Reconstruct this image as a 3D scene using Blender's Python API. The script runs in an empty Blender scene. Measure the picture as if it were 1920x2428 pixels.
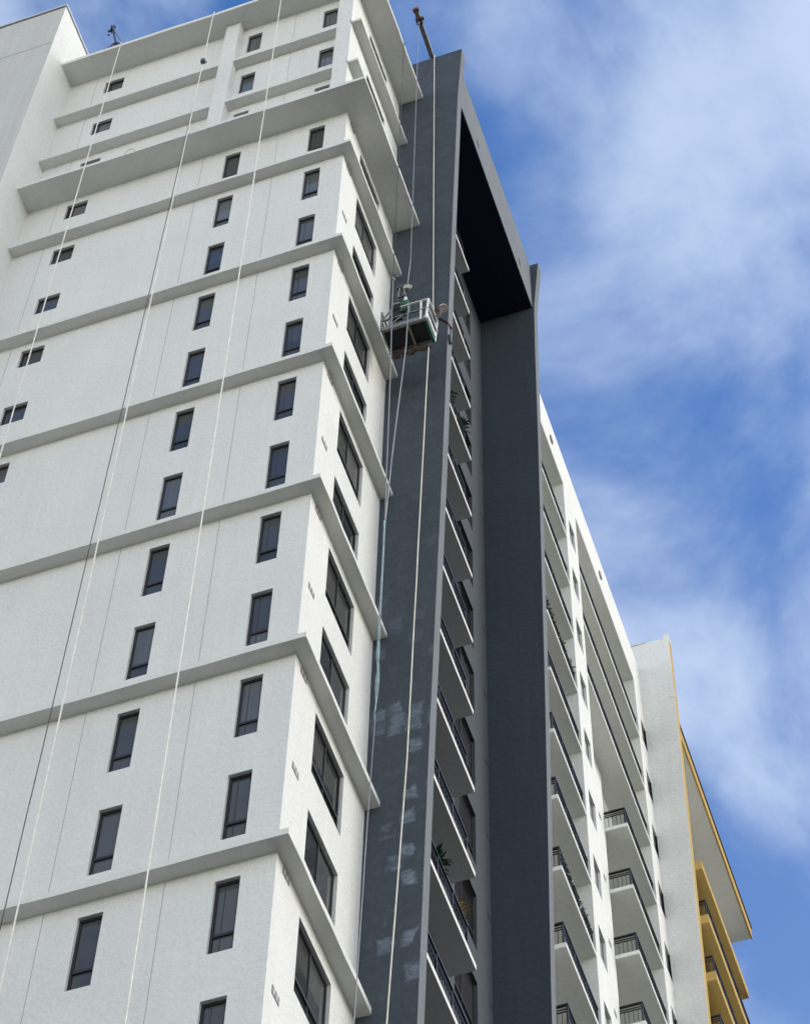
import bpy, bmesh, math, random
from mathutils import Vector, Matrix
R_ = math.radians
random.seed(11)
sc = bpy.context.scene
COL = sc.collection

# ------------------------------------------------------------------ camera
GROUND = -36.5
cam_d = bpy.data.cameras.new('camera')
cam = bpy.data.objects.new('camera', cam_d)
COL.objects.link(cam)
CF = Vector((-0.17829, 0.47473, 0.86188)); CR = Vector((0.94552, 0.32515, 0.0165)); CU = Vector((0.27241, -0.81787, 0.50684))
M = Matrix((CR, CU, -CF)).transposed().to_4x4()
M.translation = Vector((11.40, -24.814, -34.933))
cam.matrix_world = M
cam_d.sensor_fit = 'HORIZONTAL'; cam_d.sensor_width = 36.0; cam_d.lens = 6223.46 / 1920 * 36.0
cam_d.clip_start = 0.5; cam_d.clip_end = 6000
sc.camera = cam

# ------------------------------------------------------------------ sky and sun
SUN_AZ, SUN_EL = R_(76), R_(33)          # azimuth from +Y towards +X
w = bpy.data.worlds.new('World'); sc.world = w; w.use_nodes = True
nt = w.node_tree; nt.nodes.clear()
def N(t, **kw):
    n = nt.nodes.new(t)
    for k, v in kw.items(): setattr(n, k, v)
    return n
out = N('ShaderNodeOutputWorld'); bg = N('ShaderNodeBackground'); bg.inputs['Strength'].default_value = 0.15
sky = N('ShaderNodeTexSky', sky_type='NISHITA', sun_disc=False)
sky.sun_elevation = SUN_EL; sky.sun_rotation = SUN_AZ
sky.air_density = 1.0; sky.dust_density = 2.0; sky.ozone_density = 1.6
hs = N('ShaderNodeHueSaturation'); hs.inputs['Saturation'].default_value = 1.42; hs.inputs['Value'].default_value = 1.03; hs.inputs['Hue'].default_value = 0.507; nt.links.new(sky.outputs[0], hs.inputs['Color'])
tc = N('ShaderNodeTexCoord')
sep = N('ShaderNodeSeparateXYZ'); nt.links.new(tc.outputs['Generated'], sep.inputs[0])
zc = N('ShaderNodeMath', operation='MAXIMUM'); zc.inputs[1].default_value = 0.12; nt.links.new(sep.outputs['Z'], zc.inputs[0])
dx = N('ShaderNodeMath', operation='DIVIDE'); dy = N('ShaderNodeMath', operation='DIVIDE')
nt.links.new(sep.outputs['X'], dx.inputs[0]); nt.links.new(zc.outputs[0], dx.inputs[1])
nt.links.new(sep.outputs['Y'], dy.inputs[0]); nt.links.new(zc.outputs[0], dy.inputs[1])
cmb = N('ShaderNodeCombineXYZ'); nt.links.new(dx.outputs[0], cmb.inputs[0]); nt.links.new(dy.outputs[0], cmb.inputs[1])
mp = N('ShaderNodeMapping'); mp.inputs['Location'].default_value = (31.206, 5.303, 0.0)
mp.inputs['Rotation'].default_value = (0, 0, 3.0925); mp.inputs['Scale'].default_value = (1.0, 0.75, 1)
nt.links.new(cmb.outputs[0], mp.inputs['Vector'])
nz = N('ShaderNodeTexNoise'); nz.inputs['Scale'].default_value = 5.06; nz.inputs['Detail'].default_value = 9
nz.inputs['Roughness'].default_value = 0.55; nz.inputs['Distortion'].default_value = 0.25
nt.links.new(mp.outputs[0], nz.inputs['Vector'])
rmp = N('ShaderNodeValToRGB'); rmp.color_ramp.interpolation = 'EASE'
rmp.color_ramp.elements[0].position = 0.36; rmp.color_ramp.elements[0].color = (0, 0, 0, 1)
rmp.color_ramp.elements[1].position = 0.63; rmp.color_ramp.elements[1].color = (1, 1, 1, 1)
nt.links.new(nz.outputs['Fac'], rmp.inputs[0])
mul = N('ShaderNodeMath', operation='MULTIPLY'); mul.inputs[1].default_value = 0.84
nt.links.new(rmp.outputs[0], mul.inputs[0])
mix = N('ShaderNodeMixRGB'); mix.inputs['Color2'].default_value = (2.85, 3.4, 4.4, 1)
nt.links.new(mul.outputs[0], mix.inputs['Fac']); nt.links.new(hs.outputs[0], mix.inputs['Color1'])
# pale haze thickening towards the horizon, added out of view to brighten the walls
hz0 = N('ShaderNodeMath', operation='MAXIMUM'); hz0.inputs[1].default_value = 0.0; nt.links.new(sep.outputs['Z'], hz0.inputs[0])
hz1 = N('ShaderNodeMath', operation='SUBTRACT'); hz1.inputs[0].default_value = 1.0; nt.links.new(hz0.outputs[0], hz1.inputs[1])
hz2 = N('ShaderNodeMath', operation='POWER'); hz2.inputs[1].default_value = 2.6; nt.links.new(hz1.outputs[0], hz2.inputs[0])
mxh = N('ShaderNodeMixRGB'); mxh.inputs['Color2'].default_value = (12.2, 11.7, 10.5, 1)
nt.links.new(hz2.outputs[0], mxh.inputs['Fac']); nt.links.new(mix.outputs[0], mxh.inputs['Color1'])
nt.links.new(mxh.outputs[0], bg.inputs['Color']); nt.links.new(bg.outputs[0], out.inputs['Surface'])

sd = bpy.data.lights.new('sun', 'SUN'); sun = bpy.data.objects.new('sun', sd); COL.objects.link(sun)
sd.energy = 0.56; sd.angle = R_(26); sd.color = (1.0, 0.99, 0.98)
sdir = Vector((math.sin(SUN_AZ) * math.cos(SUN_EL), math.cos(SUN_AZ) * math.cos(SUN_EL), math.sin(SUN_EL)))
sun.rotation_euler = sdir.to_track_quat('Z', 'Y').to_euler()
sun.location = (60, 20, 60)

sc.view_settings.view_transform = 'Standard'; sc.view_settings.look = 'None'
sc.view_settings.exposure = 0.58; sc.view_settings.gamma = 1.0; sc.view_settings.use_curve_mapping = False
sc.cycles.max_bounces = 6; sc.cycles.diffuse_bounces = 4

# ------------------------------------------------------------------ materials
MATS = {}
def newmat(name):
    m = bpy.data.materials.new(name); m.use_nodes = True; MATS[name] = m
    n = m.node_tree; b = n.nodes['Principled BSDF']
    return m, n, b
def stucco(name, col, var=0.08, bump=0.25, streak=0.06, rough=0.85, scale=9.0, scuff=0.0, speck=0.0):
    m, n, b = newmat(name); L = n.links.new
    geo = n.nodes.new('ShaderNodeNewGeometry')
    def noise(sx, sy, sz, s, d=5, r=0.55):
        mpn = n.nodes.new('ShaderNodeMapping'); mpn.inputs['Scale'].default_value = (sx, sy, sz); L(geo.outputs['Position'], mpn.inputs[0])
        t = n.nodes.new('ShaderNodeTexNoise'); t.inputs['Scale'].default_value = s; t.inputs['Detail'].default_value = d; t.inputs['Roughness'].default_value = r
        L(mpn.outputs[0], t.inputs['Vector']); return t.outputs['Fac']
    def math_(op, a, bb):
        q = n.nodes.new('ShaderNodeMath'); q.operation = op
        for i, v in enumerate((a, bb)):
            if isinstance(v, (int, float)): q.inputs[i].default_value = v
            else: L(v, q.inputs[i])
        return q.outputs[0]
    big = noise(1, 1, 0.6, 0.55, 4); fine = noise(1, 1, 0.8, scale, 6, 0.65); st = math_('ADD', math_('MULTIPLY', noise(3, 3, 0.12, 1.6, 4), 0.6), math_('MULTIPLY', noise(16, 16, 0.22, 1.0, 3), 0.4))
    v = math_('ADD', math_('MULTIPLY', math_('SUBTRACT', big, 0.5), var * 1.6), math_('MULTIPLY', math_('SUBTRACT', fine, 0.5), var * 2.6))
    v = math_('ADD', v, math_('MULTIPLY', math_('SUBTRACT', st, 0.5), streak * 2))
    v = math_('ADD', v, 1.0)
    if speck > 0:
        sp = noise(1, 1, 3, 6.0, 4, 0.7); k = math_('MULTIPLY', math_('MAXIMUM', math_('SUBTRACT', sp, 0.56), 0.0), -speck * 6); v = math_('ADD', v, k)
    if scuff > 0:
        # roller and brush patches: squarish voronoi cells, some of them paler
        mpn = n.nodes.new('ShaderNodeMapping'); mpn.inputs['Scale'].default_value = (2.5, 2.5, 1.7); L(geo.outputs['Position'], mpn.inputs[0])
        wn = n.nodes.new('ShaderNodeTexNoise'); wn.inputs['Scale'].default_value = 2.0; L(mpn.outputs[0], wn.inputs['Vector'])
        vm = n.nodes.new('ShaderNodeVectorMath'); vm.operation = 'MULTIPLY_ADD'; L(wn.outputs['Color'], vm.inputs[0]); vm.inputs[1].default_value = (0.5,) * 3; L(mpn.outputs[0], vm.inputs[2])
        vo = n.nodes.new('ShaderNodeTexVoronoi'); vo.distance = 'CHEBYCHEV'; vo.inputs['Scale'].default_value = 1.0; L(vm.outputs[0], vo.inputs['Vector'])
        sc_ = n.nodes.new('ShaderNodeSeparateColor'); L(vo.outputs['Color'], sc_.inputs[0])
        ed = n.nodes.new('ShaderNodeMapRange'); ed.inputs[1].default_value = 0.44; ed.inputs[2].default_value = 0.24; L(vo.outputs['Distance'], ed.inputs[0])
        on = math_('MULTIPLY', math_('GREATER_THAN', sc_.outputs[0], 0.50), ed.outputs[0])
        br = noise(1.4, 1.4, 3.4, 2.6, 6, 0.7)
        on = math_('MULTIPLY', on, math_('MULTIPLY', math_('MAXIMUM', math_('SUBTRACT', br, 0.3), 0.0), 2.2))
        sx = n.nodes.new('ShaderNodeSeparateXYZ'); L(geo.outputs['Position'], sx.inputs[0])
        msk = n.nodes.new('ShaderNodeMapRange'); msk.inputs[1].default_value = 13.5; msk.inputs[2].default_value = 7.0; msk.inputs[3].default_value = 0.06; msk.inputs[4].default_value = 1.0
        L(sx.outputs['Z'], msk.inputs[0])
        v = math_('ADD', v, math_('MULTIPLY', math_('MULTIPLY', on, msk.outputs[0]), scuff))
        bl = noise(2.2, 2.2, 1.6, 1.3, 5, 0.6)
        v = math_('ADD', v, math_('MULTIPLY', math_('MAXIMUM', math_('SUBTRACT', bl, 0.54), 0.0), 1.7))
    mx = n.nodes.new('ShaderNodeVectorMath'); mx.operation = 'SCALE'; mx.inputs[0].default_value = col; L(v, mx.inputs['Scale'])
    L(mx.outputs[0], b.inputs['Base Color']); b.inputs['Roughness'].default_value = rough
    b.inputs['Specular IOR Level'].default_value = 0.25
    bp = n.nodes.new('ShaderNodeBump'); bp.inputs['Strength'].default_value = bump; bp.inputs['Distance'].default_value = 0.04
    L(math_('ADD', fine, math_('MULTIPLY', noise(1, 1, 1, 2.4, 3), 0.8)), bp.inputs['Height']); L(bp.outputs[0], b.inputs['Normal'])
    return m
def plain(name, col, rough=0.5, metal=0.0, spec=0.5, var=0.12, scale=7.0):
    m, n, b = newmat(name); L = n.links.new
    geo = n.nodes.new('ShaderNodeNewGeometry'); t = n.nodes.new('ShaderNodeTexNoise'); t.inputs['Scale'].default_value = scale; t.inputs['Detail'].default_value = 4
    L(geo.outputs['Position'], t.inputs['Vector'])
    mr = n.nodes.new('ShaderNodeMapRange'); mr.inputs[3].default_value = 1 - var; mr.inputs[4].default_value = 1 + var; mr.inputs[1].default_value = 0.3; mr.inputs[2].default_value = 0.7
    L(t.outputs['Fac'], mr.inputs[0])
    mx = n.nodes.new('ShaderNodeVectorMath'); mx.operation = 'SCALE'; mx.inputs[0].default_value = col; L(mr.outputs[0], mx.inputs['Scale'])
    L(mx.outputs[0], b.inputs['Base Color']); b.inputs['Roughness'].default_value = rough; b.inputs['Metallic'].default_value = metal
    b.inputs['Specular IOR Level'].default_value = spec
    return m
stucco('white_wall', (0.762, 0.775, 0.742), 0.105, 0.8, 0.07, scale=12)
stucco('white_trim', (0.735, 0.745, 0.705), 0.08, 0.25, 0.03, speck=0.08)
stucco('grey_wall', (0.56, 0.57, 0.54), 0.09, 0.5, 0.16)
stucco('charcoal', (0.060, 0.075, 0.092), 0.20, 0.4, 0.16, scuff=3.4)
stucco('charcoal_plain', (0.055, 0.069, 0.086), 0.20, 0.4, 0.20)
stucco('charcoal_wall', (0.075, 0.088, 0.10), 0.18, 0.3, 0.12)
stucco('charcoal_lit', (0.17, 0.19, 0.205), 0.22, 0.4, 0.22)  # charcoal paint with the brighter side light put into its base colour
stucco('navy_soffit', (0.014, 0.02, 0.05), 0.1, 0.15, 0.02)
stucco('ochre', (0.47, 0.325, 0.105), 0.10, 0.2, 0.06)
stucco('concrete', (0.065, 0.062, 0.056), 0.2, 0.3, 0.0, scale=3)
plain('floor_tile', (0.10, 0.098, 0.095), 0.6)
plain('frame', (0.012, 0.014, 0.018), 0.42, 0.0, 0.4)
plain('rail', (0.012, 0.013, 0.018), 0.38, 0.3, 0.5)
plain('vent', (0.24, 0.24, 0.235), 0.7)
plain('frame_grey', (0.22, 0.225, 0.22), 0.5)
plain('joint', (0.40, 0.41, 0.40), 0.9)
plain('coping', (0.72, 0.74, 0.75), 0.4, 0.2)
plain('dark_gap', (0.05, 0.055, 0.06), 0.8)
plain('rope_white', (0.82, 0.81, 0.74), 0.8)
plain('rope_cream', (0.76, 0.74, 0.64), 0.8)
plain('rope_dark', (0.07, 0.075, 0.09), 0.7)
plain('rope_blue', (0.34, 0.52, 0.55), 0.8, var=0.3)
plain('cable', (0.34, 0.35, 0.35), 0.45, 0.6)
plain('steel', (0.24, 0.25, 0.25), 0.5, 0.3, var=0.45, scale=16)
plain('white_steel', (0.62, 0.64, 0.61), 0.5, 0.0, var=0.3, scale=16)
plain('bright_white', (0.82, 0.83, 0.81), 0.45, var=0.1, scale=16)
plain('dirty_alu', (0.24, 0.23, 0.20), 0.6, 0.2, var=0.4, scale=14)
plain('tarp', (0.075, 0.062, 0.05), 0.8, var=0.7, scale=9)
plain('black_ply', (0.008, 0.009, 0.012), 0.7, var=0.3)
plain('green_paint', (0.01, 0.10, 0.045), 0.4, var=0.25)
plain('davit_green', (0.012, 0.035, 0.06), 0.45)
plain('beam_wood', (0.27, 0.245, 0.225), 0.75, var=0.3, scale=12)
plain('rust', (0.2, 0.1, 0.06), 0.8, var=0.4)
plain('skin', (0.16, 0.085, 0.055), 0.55)
plain('shirt', (0.06, 0.055, 0.06), 0.85)
plain('trousers', (0.03, 0.035, 0.05), 0.85)
plain('hat_white', (0.82, 0.82, 0.82), 0.4)
plain('leaf_green', (0.035, 0.085, 0.025), 0.5, var=0.4, scale=20)
plain('leaf_yellow', (0.42, 0.36, 0.16), 0.6, var=0.4, scale=20)
plain('pot', (0.18, 0.09, 0.06), 0.7)
plain('flower', (0.6, 0.55, 0.55), 0.6)
def glass(name, base, var, curtain=0.0):
    m, n, b = newmat(name); L = n.links.new
    oi = n.nodes.new('ShaderNodeObjectInfo'); mr = n.nodes.new('ShaderNodeMapRange'); mr.inputs[3].default_value = 1 - var; mr.inputs[4].default_value = 1 + var
    L(oi.outputs['Random'], mr.inputs[0]); mx = n.nodes.new('ShaderNodeVectorMath'); mx.operation = 'SCALE'; mx.inputs[0].default_value = base
    geo = n.nodes.new('ShaderNodeNewGeometry')
    # soft vertical folds of a curtain seen through some of the panes
    wv = n.nodes.new('ShaderNodeTexNoise'); mp_ = n.nodes.new('ShaderNodeMapping'); mp_.inputs['Scale'].default_value = (14, 14, 0.3); L(geo.outputs['Position'], mp_.inputs[0]); L(mp_.outputs[0], wv.inputs['Vector']); wv.inputs['Scale'].default_value = 1.0
    gt = n.nodes.new('ShaderNodeMapRange'); gt.inputs[1].default_value = 0.72; gt.inputs[2].default_value = 0.8; gt.inputs[3].default_value = 0.0; gt.inputs[4].default_value = curtain; L(oi.outputs['Random'], gt.inputs[0])
    ml = n.nodes.new('ShaderNodeMath'); ml.operation = 'MULTIPLY'; L(gt.outputs[0], ml.inputs[0]); L(wv.outputs['Fac'], ml.inputs[1])
    ad = n.nodes.new('ShaderNodeMath'); ad.operation = 'ADD'; L(mr.outputs[0], ad.inputs[0]); L(ml.outputs[0], ad.inputs[1])
    L(ad.outputs[0], mx.inputs['Scale']); L(mx.outputs[0], b.inputs['Base Color'])
    b.inputs['Roughness'].default_value = 0.04; b.inputs['IOR'].default_value = 1.48; b.inputs['Specular IOR Level'].default_value = 0.5
    t = n.nodes.new('ShaderNodeTexNoise'); t.inputs['Scale'].default_value = 1.3
    L(geo.outputs['Position'], t.inputs['Vector']); bp = n.nodes.new('ShaderNodeBump'); bp.inputs['Strength'].default_value = 0.10; bp.inputs['Distance'].default_value = 0.06
    L(t.outputs['Fac'], bp.inputs['Height']); L(bp.outputs[0], b.inputs['Normal'])
    return m
glass('glass', (0.034, 0.035, 0.036), 0.6, 1.6)
glass('glass_front', (0.066, 0.070, 0.070), 0.38, 1.1)  # same glass, base colour lifted to offset shade on the front wall
glass('frosted', (0.24, 0.245, 0.235), 0.2); MATS['frosted'].node_tree.nodes['Principled BSDF'].inputs['Roughness'].default_value = 0.35

# ------------------------------------------------------------------ mesh helpers
def box(bm, x0, x1, y0, y1, z0, z1):
    v = [bm.verts.new((x, y, z)) for z in (z0, z1) for y in (y0, y1) for x in (x0, x1)]
    for f in ((0, 2, 3, 1), (4, 5, 7, 6), (0, 1, 5, 4), (2, 6, 7, 3), (0, 4, 6, 2), (1, 3, 7, 5)):
        bm.faces.new([v[i] for i in f])
def prism(bm, pts, axis, a, b):
    """polygon pts in the two other axes, extruded along axis from a to b"""
    def p(u, v, t): return {'z': (u, v, t), 'y': (u, t, v), 'x': (t, u, v)}[axis]
    A = [bm.verts.new(p(u, v, a)) for u, v in pts]; B = [bm.verts.new(p(u, v, b)) for u, v in pts]
    bm.faces.new(A); bm.faces.new(B[::-1])
    for i in range(len(pts)):
        j = (i + 1) % len(pts); bm.faces.new((A[i], A[j], B[j], B[i]))
def tube(bm, pts, r, n=6, r2=None):
    pts = [Vector(p) for p in pts]; rings = []
    for i, p in enumerate(pts):
        d = (pts[min(i + 1, len(pts) - 1)] - pts[max(i - 1, 0)]).normalized()
        a = d.cross(Vector((0.31, 0.87, 0.37))).normalized(); b = d.cross(a)
        rr = r if r2 is None else r + (r2 - r) * i / (len(pts) - 1)
        rings.append([bm.verts.new(p + (a * math.cos(2 * math.pi * k / n) + b * math.sin(2 * math.pi * k / n)) * rr) for k in range(n)])
    for q in range(len(rings) - 1):
        for k in range(n): bm.faces.new((rings[q][k], rings[q][(k + 1) % n], rings[q + 1][(k + 1) % n], rings[q + 1][k]))
    bm.faces.new(rings[0]); bm.faces.new(rings[-1][::-1])
def bar(bm, p0, p1, wd, ht=None):
    """square bar between two points"""
    ht = ht or wd; p0 = Vector(p0); p1 = Vector(p1); d = (p1 - p0).normalized()
    up = Vector((0, 0, 1)) if abs(d.z) < 0.95 else Vector((1, 0, 0))
    a = d.cross(up).normalized() * wd / 2; b = a.cross(d).normalized() * ht / 2
    v = [bm.verts.new(p + s * a + t * b) for p in (p0, p1) for s, t in ((-1, -1), (1, -1), (1, 1), (-1, 1))]
    for f in ((3, 2, 1, 0), (4, 5, 6, 7), (0, 1, 5, 4), (1, 2, 6, 5), (2, 3, 7, 6), (3, 0, 4, 7)): bm.faces.new([v[i] for i in f])
def mesh(bm, name, mat, smooth=False):
    bmesh.ops.recalc_face_normals(bm, faces=bm.faces)
    me = bpy.data.meshes.new(name); bm.to_mesh(me); bm.free(); me.materials.append(MATS[mat])
    if smooth:
        for p in me.polygons: p.use_smooth = True
    return me
def link(name, me, parent=None, loc=None, rz=0.0, kind=None, off=True):
    o = bpy.data.objects.new(name, me); COL.objects.link(o)
    if parent is not None:
        o.parent = parent
    if loc is not None: o.location = loc
    if rz: o.rotation_euler = (0, 0, rz)
    if kind: o['kind'] = kind
    return o
def part(name, bm, mat, parent, kind=None, smooth=False):
    """geometry given in world coordinates, parent an empty at its own place (unrotated)"""
    o = link(name, mesh(bm, name, mat, smooth), parent, kind=kind)
    o.matrix_parent_inverse = Matrix.Translation(-wloc(parent)); return o
def wloc(o):
    v = Vector((0, 0, 0))
    while o is not None:
        v += o.matrix_parent_inverse.to_translation() + o.location; o = o.parent
    return v
def boxpart(name, mat, parent, *d, kind=None):
    bm = bmesh.new(); box(bm, *d); return part(name, bm, mat, parent, kind)
def thing(name, loc, label, cat, group=None):
    o = bpy.data.objects.new(name, None); COL.objects.link(o); o.location = loc; o.empty_display_size = 0.3
    tag(o, label, cat, group); return o
def tag(o, label, cat, group=None):
    o['label'] = label; o['category'] = cat
    if group: o['group'] = group
def panel(bm, u0, u1, v0, v1, holes, fn, depth=0.10, maxcell=4.0):
    """a wall sheet with rectangular openings and their reveals; fn(u, v, d) -> xyz, d measured inwards"""
    us = sorted({u0, u1} | {x for h in holes for x in h[:2]}); vs = sorted({v0, v1} | {x for h in holes for x in h[2:4]})
    us = [u for u in us if u0 <= u <= u1]; vs = [v for v in vs if v0 <= v <= v1]
    vert = {}
    def V(u, v, d=0.0):
        k = (round(u, 4), round(v, 4), d)
        if k not in vert: vert[k] = bm.verts.new(fn(u, v, d))
        return vert[k]
    for i in range(len(us) - 1):
        for j in range(len(vs) - 1):
            cu, cv = (us[i] + us[i + 1]) / 2, (vs[j] + vs[j + 1]) / 2
            if any(h[0] < cu < h[1] and h[2] < cv < h[3] for h in holes): continue
            bm.faces.new((V(us[i], vs[j]), V(us[i + 1], vs[j]), V(us[i + 1], vs[j + 1]), V(us[i], vs[j + 1])))
    for a, b, c, d in holes:
        for (p, q) in (((a, c), (b, c)), ((b, c), (b, d)), ((b, d), (a, d)), ((a, d), (a, c))):
            A = [bm.verts.new(fn(*p, 0.0)), bm.verts.new(fn(*q, 0.0)), bm.verts.new(fn(*q, depth)), bm.verts.new(fn(*p, depth))]
            bm.faces.new(A)

# ------------------------------------------------------------------ ground
bm = bmesh.new(); S = 700
for i in range(1): bm.faces.new([bm.verts.new(p) for p in ((-S, -S, GROUND), (S, -S, GROUND), (S, S, GROUND), (-S, S, GROUND))])
g = link('ground', mesh(bm, 'ground', 'concrete')); g['kind'] = 'structure'

# ------------------------------------------------------------------ windows (shared meshes)
WM = {}
def window_meshes(wd, ht, tr, mull, bars=False, gl='glass'):
    key = (wd, ht, tr, mull, bars, gl)
    if key in WM: return WM[key]
    f = 0.05; bm = bmesh.new(); y0, y1 = 0.07, 0.13
    box(bm, 0, f, y0, y1, -ht, 0); box(bm, wd - f, wd, y0, y1, -ht, 0)
    box(bm, f, wd - f, y0, y1, -f * 1.3, 0); box(bm, f, wd - f, y0, y1, -ht, -ht + f)
    if tr: box(bm, f, wd - f, y0 - 0.006, y1, -tr - 0.034, -tr + 0.034)
    if mull:
        box(bm, mull - 0.02, mull + 0.02, y0 + 0.004, y1, -(tr or ht - f) + 0.028, -f * 1.3)
        box(bm, mull - 0.015, mull + 0.015, y0 + 0.01, y1, -ht + f, -(tr or ht) - 0.028) if tr else None
    fr = mesh(bm, 'window', 'frame')
    panes = []
    zs = [(-ht + f, -tr - 0.028), (-tr + 0.028, -f * 1.3)] if tr else [(-ht + f, -f * 1.3)]
    xs = [(f, mull - 0.02), (mull + 0.02, wd - f)] if mull else [(f, wd - f)]
    for (a, b) in zs:
        for (c, d) in xs:
            bm = bmesh.new(); box(bm, c, d, 0.095, 0.105, a, b); panes.append(mesh(bm, 'pane', gl))
    gb = None
    if bars:
        bm = bmesh.new(); box(bm, wd * 0.36, wd * 0.36 + 0.010, 0.086, 0.0945, -ht + f, -f * 1.3); gb = mesh(bm, 'curtain_edge', 'dark_gap')
    WM[key] = (fr, panes, gb); return WM[key]
def window(parent, pos, rz, wd, ht, tr=None, mull=None, bars=False, mat=None):
    fr, panes, gb = window_meshes(wd, ht, tr, mull, bars, 'glass' if rz else 'glass_front')
    o = link('window', fr, parent, Vector(pos) - wloc(parent), rz)
    for p in panes:
        q = link('pane', p, o)
    if gb: link('glazing_strip', gb, o)
    return o

# ================================================================== the apartment tower
T = thing('apartment_tower', (0, 4, GROUND), 'tall white apartment tower with charcoal fins, ledges and rows of balconies', 'building')
D, LB, XL, ZE, ZR = 0.314, 3.85, -9.57, 33.0, 42.70
TH = 0.16
# window rows: (top, height, transom)
rows = []
for k in range(-1, 6):
    rows += [(6 * k - 0.37, 1.87), (6 * k - 3.37, 1.87)]
rows += [(32.6, 1.87), (35.64, 1.60), (38.70, 1.45), (42.05, 1.45)]
HA, HB = [], []
for top, ht in rows:
    tr = 1.36 if ht > 1.6 else None
    if top > -7: HA.append((-1.09, -0.63, top - ht, top)); window(T, (-1.09, 0, top), 0, 0.46, ht, tr, None, True)
    if top > -4: HA.append((-3.56, -3.10, top - ht, top)); window(T, (-3.56, 0, top), 0, 0.46, ht, tr)
    if top > 13: HA.append((-8.31, -7.67, top - 0.92, top)); window(T, (-8.31, 0, top), 0, 0.64, 0.92, None, 0.17)
    HB.append((1.13, 2.70, top - ht, top)); window(T, (0, 1.13, top), R_(90), 1.57, ht, 1.34 if tr else None, 0.78)
bm = bmesh.new(); panel(bm, XL, 0.0, GROUND, ZR + 0.1, HA, lambda u, v, d: (u, d, v)); part('front_wall', bm, 'white_wall', T)
bm = bmesh.new(); panel(bm, 0.0, LB, GROUND, ZR + 0.1, HB, lambda u, v, d: (-d, u, v)); part('side_wall', bm, 'white_wall', T)
# dark rooms behind the openings
boxpart('room_lining', 'dark_gap', T, XL + 0.02, -0.16, 0.16, LB, GROUND, ZR)
# ledges every second floor, wrapping the corner; their edges were cast by hand and wander a little
def wavy(e):
    J = lambda: random.uniform(-0.009, 0.009)
    pts = [(XL, -e)] + [(XL + (e - XL) * i / 14, -e + J()) for i in range(1, 14)] + [(e, -e)]
    pts += [(e + J(), -e + (LB + e) * i / 6) for i in range(1, 6)] + [(e, LB + 0.02)]
    return pts + [(-0.03, LB + 0.02), (-0.03, 0.03), (XL, 0.03)]
for k in range(-6, 6):
    z = 6 * k; bm = bmesh.new()
    prism(bm, wavy(D), 'z', z, z + TH)
    part('ledge', bm, 'white_trim', T)
for z in (36.05, 39.35):
    boxpart('ledge', 'white_trim', T, XL, -4.22, -D, 0.03, z, z + TH)
    boxpart('ledge', 'white_trim', T, -3.76, -0.46, -D + 0.01, 0.03, z, z + TH)
    boxpart('ledge', 'white_trim', T, -0.03, D, -0.31, LB + 0.02, z, z + TH)
for z, e, nm, top in ((ZE, 0.79, 'eave', 0.16), (ZR, 0.78, 'roof_eave', 0.20)):
    bm = bmesh.new(); prism(bm, wavy(e), 'z', z, z + top); part(nm, bm, 'white_trim', T)
boxpart('roof', 'concrete', T, XL, 0.0, 0.0, LB, ZR + 0.1, ZR + 0.22)
boxpart('pilaster', 'white_wall', T, -4.22, -3.76, -0.30, 0.02, ZE + 0.16, ZR)
boxpart('pilaster', 'white_wall', T, -0.46, -0.002, -0.31, 0.02, ZE + 0.16, ZR)
# vertical control joints on the front wall, broken by the ledges
lev = [6 * k for k in range(-6, 6)] + [ZE]
for x, lo in ((-2.02, -36), (-4.24, -36), (-8.63, 5)):
    for i, z in enumerate(lev):
        if z < lo - 1: continue
        zt = lev[i + 1] if i + 1 < len(lev) else 36.05
        boxpart('control_joint', 'joint', T, x - 0.006, x + 0.006, -0.004, 0.01, z + TH, zt)
    for z0, z1 in ((36.05 + TH, 39.35), (39.35 + TH, ZR)):
        if x != -4.24: boxpart('control_joint', 'joint', T, x - 0.006, x + 0.006, -0.004, 0.01, z0, z1)
# vents beside the side windows
def vent(parent, y0, y1, z0, z1, x, mat='vent'):
    bm = bmesh.new(); box(bm, x - 0.02, x + 0.012, y0, y1, z0, z1); o = part('vent', bm, mat, parent)
    n = 4
    for i in range(n):
        pass
    bm = bmesh.new(); st = (y1 - y0) / 5
    for i in (1, 3): box(bm, x + 0.012, x + 0.02, y0 + st * i, y0 + st * (i + 0.45), z0 + 0.02, z1 - 0.02)
    part('slat', bm, 'coping', o)
for top, ht in rows:
    f = top + 0.37
    if f < 33.2: vent(T, 0.27, 0.58, f - 0.22 if abs(f % 6) < 0.1 or f > 32.9 else f - 0.24, f - 0.05, 0.0)
# left stair wing standing forward of the front wall
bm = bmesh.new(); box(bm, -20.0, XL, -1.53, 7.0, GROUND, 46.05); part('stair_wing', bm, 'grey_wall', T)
boxpart('wing_side', 'white_wall', T, XL, XL + 0.006, -1.535, 0.0, GROUND, 46.05)
boxpart('wing_side', 'white_wall', T, XL, XL + 0.006, 0.0, 7.0, ZR + 0.22, 46.05)
boxpart('shadow_gap', 'dark_gap', T, -20.0, XL - 0.02, -1.50, 6.98, 46.05, 46.11)
boxpart('coping', 'coping', T, -20.05, XL + 0.05, -1.58, 7.05, 46.11, 46.19)
boxpart('control_joint', 'joint', T, -20.0, XL, -1.538, -1.52, 42.87, 42.89)

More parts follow.
